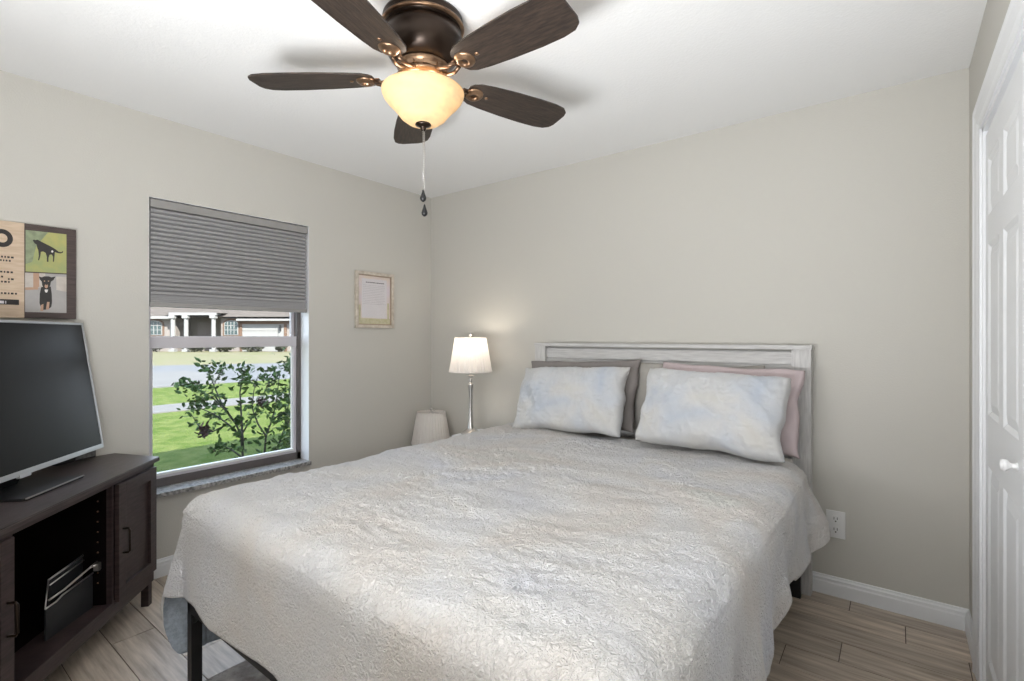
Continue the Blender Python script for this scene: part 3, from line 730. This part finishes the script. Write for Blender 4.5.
bm = B(); box(bm, .0085, .0100, fy0+.024, fy1-.024, fz0+.024, fz1-.024); obj('glazing', bm, glass('picture_glass', (1,1,1), .05), fr)

dp = thing('dog_photo_plaque', 'wooden plaque with dog photos and printed text above the television', 'wall plaque', (0, 0, 0))
a, b_ = onx(24, 224, 0), onx(75, 231, 0)
PY1, PY0, PS, PZ0, PZ1 = -2.304, -2.92, -2.481, 1.358, 1.780
dp.location = (0, PS, PZ0)
def loc(bm):
    for v in bm.verts: v.co -= dp.location
    return bm
bm = B(); box(bm, .001, .020, PY0, PS, PZ0, PZ1, bev=.001); obj('pale_board', loc(bm), 'lightwood', dp)
bm = B(); box(bm, .001, .024, PS, PY1, PZ0, PZ1, bev=.001); obj('dark_board', loc(bm), 'darkwood', dp)
# writing on the pale board (too small to read in the photo: rows of dark strokes), a ring mark and a banner
X1 = .0215
def pz(u, v): q = onx(u, v, .02); return q.y, q.z
cy_, cz_ = pz(2.0, 238)
bm = B(); ri = [[bm.verts.new((x_, cy_+r_*math.cos(2*PI*k/28), cz_+r_*math.sin(2*PI*k/28)*1.15)) for k in range(28)] for r_, x_ in ((.017,.020),(.017,X1),(.034,X1),(.034,.020))]
for q0, q1 in zip(ri, ri[1:]):
    for k in range(28): bm.faces.new((q0[k], q0[(k+1) % 28], q1[(k+1) % 28], q1[k]))
obj('round_emblem', loc(bm), 'ink2', dp)
for u0, u1, v in [(1,12,256.5),(0,11.5,260),(0,11.5,271.5),(1,5,276.5),(8,13,279),(1,9,281.5),(1,16,293)]:
    bm = B(); y_, z = pz(u0, v); ye, _ = pz(u1, v)
    while y_ < ye-.002:
        l = random.uniform(.004, .009); box(bm, .0199, .0208, y_, y_+l, z-.004, z+.004); y_ += l+.004
    obj('text_line', loc(bm), 'ink2', dp)
bm = B(); y_, z = pz(0, 299); ye, zb = pz(19, 305); box(bm, .0199, .0209, y_-.25, ye, zb, z); obj('text_banner', loc(bm), 'ink2', dp)
bm = B(); y_, z = pz(0, 302); box(bm, .0209, .0213, y_-.03, y_+.012, z-.006, z+.006); box(bm, .0209, .0213, y_+.016, y_+.019, z-.006, z+.006); obj('banner_lettering', loc(bm), 'paper2', dp)
# photographs (flat prints)
M['grass_print'] = mat('print_grass', (.42,.40,.14), .5, col2=(.32,.36,.15), vscale=25); M['fence_print'] = mat('print_fence', (.28,.33,.20), .5, var=.3, vscale=40)
M['dog_print'] = mat('print_dark_coat', (.022,.018,.016), .5, var=.2, vscale=60); M['tan_print'] = mat('print_tan', (.48,.30,.20), .5, var=.1, vscale=30)
M['grey_print'] = mat('print_grey_floor', (.40,.38,.37), .5, var=.1, vscale=20); M['pale_print'] = mat('print_pale_wall', (.60,.55,.50), .5, col2=(.45,.40,.36), vscale=20); M['white_print'] = mat('print_white', (.75,.72,.70), .5, var=.05)
def poly(bm, pts, x, mi):
    vs = [bm.verts.new((x, *pz(u, v))) for u, v in pts]
    f = bm.faces.new(vs); f.material_index = mi
def disc(bm, u, v, ru, rv, x, mi, n=14): poly(bm, [(u+ru*math.cos(2*PI*k/n), v+rv*math.sin(2*PI*k/n)) for k in range(n)], x, mi)
bm = B(); PX = .0250
def ph(u, v): return u, v
poly(bm, [(25.3,230),(66.2,234.5),(66.2,273.5),(25.3,271.5)], PX, 0)
poly(bm, [(25.3,230),(48,232.5),(36,246),(32,262),(25.3,264)], PX+.0002, 1)
# standing dog, side view facing left: head, neck, back, tail, four legs
poly(bm, [(32.5,240.8),(33.5,239.6),(35,240.2),(37.5,239.8),(39.5,241),(44,243.3),(49,245.8),(53,248),(55.5,249.6),(58.5,251.9),(61,252.2),(63,251),(62.6,252.7),(60.5,253.6),(57.5,253.2),(54.6,252.2),(54.2,256),(53.7,261.8),(52.6,261.8),(52.8,257),(51.6,254.6),(49.4,254.8),(48.2,258),(48.2,261.9),(46.6,261.9),(46.6,257),(45.4,253),(42.8,251.6),(40.6,252),(40,256.5),(38.8,260.5),(37.8,260.3),(38.6,255.5),(38,250.5),(36.8,247.3),(36.2,244.4),(34.5,243.6)], PX+.0004, 2)
disc(bm, 52, 251.6, 1.1, 1.1, PX+.0006, 3)
tr_ = obj('dog_on_grass_photo', loc(bm), ['grass_print', 'fence_print', 'dog_print', 'white_print'], dp)
bm = B()
poly(bm, [(24.8,272.6),(66.2,274.6),(66.2,313),(24.8,312)], PX, 0)
poly(bm, [(24.8,272.6),(45,273.6),(45,288),(24.8,288)], PX+.0001, 1)
poly(bm, [(33,273),(39,273.3),(39,287),(33,288)], PX+.0002, 4); poly(bm, [(25,287.4),(38,287.4),(38,289.6),(25,290)], PX+.0003, 4)
poly(bm, [(56,276.5),(66.2,277),(66.2,292),(56,290)], PX+.0002, 1)
poly(bm, [(41,287),(50.5,286.6),(51.5,294),(51.8,302),(51,307),(47.5,309.5),(41.5,310),(39.2,303),(39.5,294)], PX+.0004, 2)     # chest and body
poly(bm, [(38.5,276.4),(41.5,277.4),(44,276.4),(48.5,276.4),(51.2,277.4),(55.3,276.6),(53.2,280),(50.6,281.8),(50,285.5),(47.6,288.8),(44,288.8),(42,285.5),(41.4,281.6),(39.6,279.6)], PX+.0006, 2)  # head with two flopped ears
disc(bm, 46, 286.2, 1.7, 2.2, PX+.0008, 4); disc(bm, 46, 284.2, .9, .9, PX+.0010, 2)
poly(bm, [(44.2,289.6),(47.8,289.6),(47.2,292),(46,292.8),(44.8,292)], PX+.0008, 3); disc(bm, 44.2, 281.2, .7, .6, PX+.0008, 4); disc(bm, 48.2, 281.2, .7, .6, PX+.0008, 4)
poly(bm, [(40.6,305),(43.2,304),(43,311),(40,311)], PX+.0008, 4); poly(bm, [(46.8,302),(49.3,302),(48.6,309.4),(45.6,309.8)], PX+.0008, 4)
obj('sitting_dog_photo', loc(bm), ['grey_print', 'pale_print', 'dog_print', 'white_print', 'tan_print'], dp)

# outlet
ou = thing('wall_outlet', 'white duplex outlet plate low on the back wall', 'outlet', (2.868, 0, .352))
bxo('plate', (-.040, .040, -.007, -.0005, -.066, .066), 'plastic_white', ou, .0025)
for z in (.026, -.026):
    bm = B(); prism(bm, [(-.017, z-.010), (-.010, z-.018), (.010, z-.018), (.017, z-.010), (.017, z+.010), (.010, z+.018), (-.010, z+.018), (-.017, z+.010)], -.0095, -.006, axis='y'); rc = obj('receptacle', bm, 'plastic_white', ou)
    bm = B(); box(bm, -.008, -.0055, -.0100, -.0090, z-.002, z+.010); box(bm, .0055, .008, -.0100, -.0090, z-.002, z+.010); box(bm, -.003, .003, -.0100, -.0090, z-.013, z-.007); obj('slots', bm, 'slot', rc)

# ------------------------------------------------------------------ outside
GZ = -.15
M['lawn'] = mat('lawn_grass', (.052,.082,.014), .95, col2=(.10,.118,.034), vscale=5, detail=12, bump=1.0, bscale=30, bdist=.05, spec=.05)
M['dry'] = mat('dry_grass', (0.129,0.112,0.075), .95, col2=(0.102,0.102,0.051), vscale=.5, detail=8, spec=.05)
M['concrete'] = mat('pale_concrete', (.118,.113,.108), .9, var=.1, vscale=2, spec=.05)
M['asphalt'] = mat('pale_asphalt', (.105,.105,.108), .9, var=.12, vscale=.8, spec=.05)
bm = B(); box(bm, -90, -.2, -60, 90, GZ-.2, GZ); struct('lawn', bm, 'lawn')
def slabp(name, pts, z, m):
    bm = B(); prism(bm, pts, GZ-.02, GZ+z, axis='z'); return struct(name, bm, m)
slabp('walkway', [(-7.75,-20),(-7.75,30),(-8.9,30),(-8.9,-20)], .02, 'concrete')
slabp('street', [(-13.3,-30),(-13.0,60),(-19.5,60),(-22.5,12),(-25.6,5.7),(-27,-30)], .015, 'asphalt')
slabp('driveway', [(-13.3,-2),(-13.3,3.9),(-16.8,5.2),(-20,5.2),(-20,-2)], .03, 'concrete')
slabp('dry_verge', [(-19.4,60),(-22.4,12),(-25.5,5.7),(-26.9,-30),(-88,-30),(-88,60)], .01, 'dry')

# house across the street: local frame (lateral, depth, height)
HD = 48.0
hc = CAM+FW*HD; hs_ = HD/FPX
house = thing('neighbour_house', 'pale single-storey house with columns and garage across the street', 'house', (hc.x, hc.y, GZ), YAW)
def U(u): return (u-512)*hs_
def Z(v): return CAM.z-(v-Y0)*hs_-GZ
M['stucco'] = mat('pink_white_stucco', (0.170,0.150,0.139), .9, var=.05, vscale=.8, spec=.05); M['peach'] = mat('peach_trim', (0.103,0.065,0.047), .9, var=.05, spec=.05)
M['taupewall'] = mat('taupe_recess', (0.136,0.122,0.105), .9, var=.05, spec=.05); M['whitep'] = mat('white_paint', (0.190,0.187,0.184), .8, var=.02, spec=.05)
M['roof'] = mat('pale_roof_tiles', (.085,.072,.064), .9, col2=(.066,.056,.049), vscale=1.5, stretch=(1,4,8), spec=.05); M['slate'] = mat('grey_roof', (0.033,0.035,0.044), .9, var=.1, spec=.05)
M['teal'] = mat('teal_window_glass', (0.022,0.039,0.039), .15, var=.2, vscale=2)
bm = B(); box(bm, U(90), U(176), 0, 8, 0, Z(318)); box(bm, U(221), U(320), 0, 8, 0, Z(318)); box(bm, U(170), U(225), 2.2, 8, 0, Z(310), mi=1)
box(bm, U(120), U(178), -.05, 0, 0, Z(346)); obj('wall', bm, ['stucco', 'taupewall'], house)
bm = B(); box(bm, U(85), U(177), -.7, .1, Z(319), Z(316.5)); box(bm, U(240), U(325), -.7, .1, Z(321), Z(319)); box(bm, U(175), U(222), -.9, .2, Z(315.5), Z(313)); obj('fascia', bm, 'whitep', house)
def hip(u0, u1, v0, v1, d0, d1, m, name='roof'):
    bm = B(); a, b_ = U(u0), U(u1); k = min((b_-a)/2, (d1-d0)/2)*.9
    lo = [bm.verts.new(p) for p in ((a, d0, Z(v0)), (b_, d0, Z(v0)), (b_, d1, Z(v0)), (a, d1, Z(v0)))]
    m0, m1 = a+k, b_-k
    hi = [bm.verts.new((m0, (d0+d1)/2, Z(v1))), bm.verts.new((m1, (d0+d1)/2, Z(v1)))]
    bm.faces.new((lo[0], lo[1], hi[1], hi[0])); bm.faces.new((lo[2], lo[3], hi[0], hi[1])); bm.faces.new((lo[1], lo[2], hi[1])); bm.faces.new((lo[3], lo[0], hi[0])); bm.faces.new(lo[::-1])
    obj(name, bm, m, house)
hip(80, 330, 317, 290, -.6, 9, 'roof'); hip(170, 228, 313.5, 300, -.9, 4, 'roof', 'porch_roof'); hip(226, 240, 318, 311.5, -.5, 1.5, 'slate', 'gable_roof')
for u0, u1 in ((176,180.5), (189,193.5), (216,220.5)):
    bm = B(); c_ = (U(u0)+U(u1))/2; r_ = (U(u1)-U(u0))/2
    box(bm, c_-r_*1.2, c_+r_*1.2, -.75-r_*1.2, -.75+r_*1.2, 0, .25); lathe(bm, [(r_*.9,.25),(r_*.85,Z(316)-.25)], 20, c_, -.75); box(bm, c_-r_*1.2, c_+r_*1.2, -.75-r_*1.2, -.75+r_*1.2, Z(316)-.25, Z(315))
    obj('column', bm, 'whitep', house)
bm = B(); box(bm, U(184), U(201), 2.1, 2.2, 0, Z(322)); obj('front_door', bm, 'stucco', house)
def arch_window(u0, u1, vt, vb):
    a, b_ = U(u0), U(u1); c_ = (a+b_)/2; hw_ = (b_-a)/2; zb, zt = Z(vb), Z(vt); rise = hw_*.45
    def arc(g): return [(c_-hw_-g, zb-g), (c_+hw_+g, zb-g)]+[(c_+(hw_+g)*math.cos(PI*k/12), zt-rise+(rise+g)*math.sin(PI*k/12)) for k in range(13)]
    bm = B(); prism(bm, arc(.22), -.06, 0, axis='y'); w_ = obj('window', bm, 'peach', house)
    bm = B(); prism(bm, arc(.07), -.10, -.05, axis='y'); obj('window_frame', bm, 'whitep', w_)
    bm = B(); prism(bm, arc(-.02), -.13, -.09, axis='y'); obj('pane', bm, 'teal', w_)
    bm = B()
    for k in range(1, 4): x = a+(b_-a)*k/4; box(bm, x-.03, x+.03, -.16, -.13, zb, zt-rise*.3)
    for k in (1, 2): z = zb+(zt-zb)*k/3; box(bm, a, b_, -.16, -.13, z-.03, z+.03)
    obj('window_grid', bm, 'whitep', w_)
arch_window(147.5, 162, 321, 334.5); arch_window(225.5, 238, 321, 334.5)
bm = B(); box(bm, U(240.5), U(242.5), -.12, 0, 0, Z(320)); box(bm, U(284.5), U(287), -.12, 0, 0, Z(320)); box(bm, U(240.5), U(292), -.12, 0, Z(324), Z(320.5)); obj('garage_surround', bm, 'peach', house)
bm = B()
for k in range(4): z = Z(324)*k/4; box(bm, U(242.5), U(278), -.05, .0, z+.02, z+Z(324)/4-.02)
obj('garage_door', bm, 'whitep', house)
bm = B(); box(bm, U(278.5), U(284.5), -.06, 0, 0, Z(324)); obj('garage_pier', bm, 'whitep', house)
bm = B(); box(bm, U(280), U(281.6), -.25, -.06, Z(331), Z(327)); lathe(bm, [(.0001,.25),(.16,0)], 8, U(280.8), -.16, Z(327)); obj('wall_lantern', bm, 'black', house)

def foliage(bm, c, rad, n, size, seed):
    rnd = random.Random(seed)
    for _ in range(n):
        v = Vector((rnd.gauss(0,1), rnd.gauss(0,1), rnd.gauss(0,1))).normalized()*rnd.uniform(.5,1)
        p = Vector(c)+Vector((v.x*rad[0], v.y*rad[1], v.z*rad[2])); leafq(bm, p, size*rnd.uniform(.6,1.2), rnd)
def leafq(bm, p, s, rnd, mi=0):
    d = Vector((rnd.uniform(-1,1), rnd.uniform(-1,1), rnd.uniform(-.6,.8))).normalized()
    a = d.cross(Vector((rnd.uniform(-1,1), rnd.uniform(-1,1), rnd.uniform(.2,1)))).normalized(); nrm = d.cross(a)
    pts = [(0,0,0),(.28,.24,.05),(.62,.22,.05),(1,0,-.06),(.62,-.22,.05),(.28,-.24,.05)]
    vs = [bm.verts.new(p+d*x*s+a*y_*s+nrm*z*s) for x, y_, z in pts]; mid = bm.verts.new(p+d*.5*s-nrm*.03*s)
    for i in range(6): bm.faces.new((vs[i], vs[(i+1)%6], mid)).material_index = mi
M['leaf'] = mat('rose_leaf', (.022,.052,.012), .6, col2=(.055,.090,.022), vscale=9, spec=.08); M['leaf_far'] = mat('hedge_leaf', (0.020,0.026,0.012), .7, col2=(0.033,0.031,0.016), vscale=2)
M['stem'] = mat('woody_stem', (0.033,0.031,0.021), .8, var=.3, vscale=30); M['bloom'] = mat('dried_red_bloom', (0.043,0.010,0.010), .8, var=.4, vscale=30)
for i, (u0, u1) in enumerate(((150,172), (196,214), (226,242), (248,272), (283,292))):
    bm = B(); m_ = (U(u0)+U(u1))/2; foliage(bm, (m_, -1.4, .45), ((U(u1)-U(u0))/2, .5, .42), 420, .26, i)
    o = obj('hedge', bm, 'leaf_far'); o.location = house.location; o.rotation_euler = (0, 0, YAW)
    tag(o, ['low hedge under the far left arched window across the street', 'low hedge beside the porch columns across the street', 'low hedge under the right arched window across the street', 'low wide hedge in front of the garage across the street', 'small hedge at the right corner of the house across the street'][i], 'hedge', 'hedges along the house across the street')

# rose bush just outside the window
rb = thing('rose_bush', 'leafy green bush with dried red bloom outside the window', 'bush', tuple(onz(245, 478, GZ)))
org = Vector(rb.location); rnd = random.Random(11)
stems = [[(246,480),(243,458),(241,436),(236,424),(225,410),(212,397),(199,390),(188,384)],
         [(241,436),(228,424),(214,414),(200,408),(194,400)],
         [(236,424),(222,404),(214,386),(209,372),(205,366)],
         [(225,410),(212,392),(216,380),(221,372),(226,367)],
         [(243,450),(242,428),(241,410),(240,392),(243,374),(246,370)],
         [(241,436),(248,424),(256,412),(262,398),(268,384),(270,376)],
         [(262,480),(264,458),(266,436),(272,420),(276,404),(278,388),(280,372)],
         [(270,478),(276,452),(284,430),(288,408),(290,384),(291,362)],
         [(266,436),(258,424),(252,408),(254,390),(258,376)],
         [(284,430),(292,416),(298,400),(297,380)],
         [(228,424),(212,432),(198,425),(190,412)], [(243,458),(232,450),(224,446),(218,448)],
         [(272,420),(284,412),(294,420)], [(264,458),(280,446),(292,440)]]
sb = B(); lf = B()
for si, s in enumerate(stems):
    dd = 5.05+rnd.uniform(-.3, .3); pts = []
    for i, (u, v) in enumerate(s):
        pts.append(atd(u, v, (5.05 if si in (0,4) else dd)+.02*i)-org)
    tube(sb, pts, .014 if si in (0,4,6,7) else .009, 6, r2=.003)
    for i in range(len(pts)-1):
        n = 4 if i < 1 else 13
        if si in (0,4,6,7) and i == 0: n = 5
        for _ in range(n):
            p = pts[i].lerp(pts[i+1], rnd.random())
            leafq(lf, p+Vector((rnd.uniform(-.05,.05), rnd.uniform(-.05,.05), rnd.uniform(-.05,.05))), rnd.uniform(.045,.085), rnd)
    for _ in range(13): leafq(lf, pts[-1]+Vector((rnd.uniform(-.08,.08), rnd.uniform(-.08,.08), rnd.uniform(-.06,.06))), rnd.uniform(.045,.085), rnd)
for (u, v, n, ru, rv) in ((188,386,26,14,8), (285,390,60,16,28), (288,440,60,12,24), (245,378,24,10,8), (262,470,50,30,7), (205,402,20,16,6), (290,362,16,7,7), (268,405,30,12,22)):
    for _ in range(int(n*1.5)):
        p = atd(u+rnd.gauss(0,.5)*ru, v+rnd.gauss(0,.5)*rv, 5.05+rnd.uniform(-.35,.35))-org
        if (p+org).z > GZ+.02: leafq(lf, p, rnd.uniform(.045,.085), rnd)
obj('stems', sb, 'stem', rb); obj('leaves', lf, 'leaf', rb)
for (u, v, s) in ((205,431,.055), (262,402,.04), (239,466,.045)):
    bm = B(); c_ = atd(u, v, 4.9)-org
    for k in range(30):
        leafq(bm, c_+Vector((rnd.uniform(-.5,.5), rnd.uniform(-.5,.5), rnd.uniform(-.7,.7)))*s*1.3, s*1.3, rnd)
    tube(bm, [c_, c_+Vector((0,0,-.05))], .004, 6); obj('bloom', bm, 'bloom', rb)
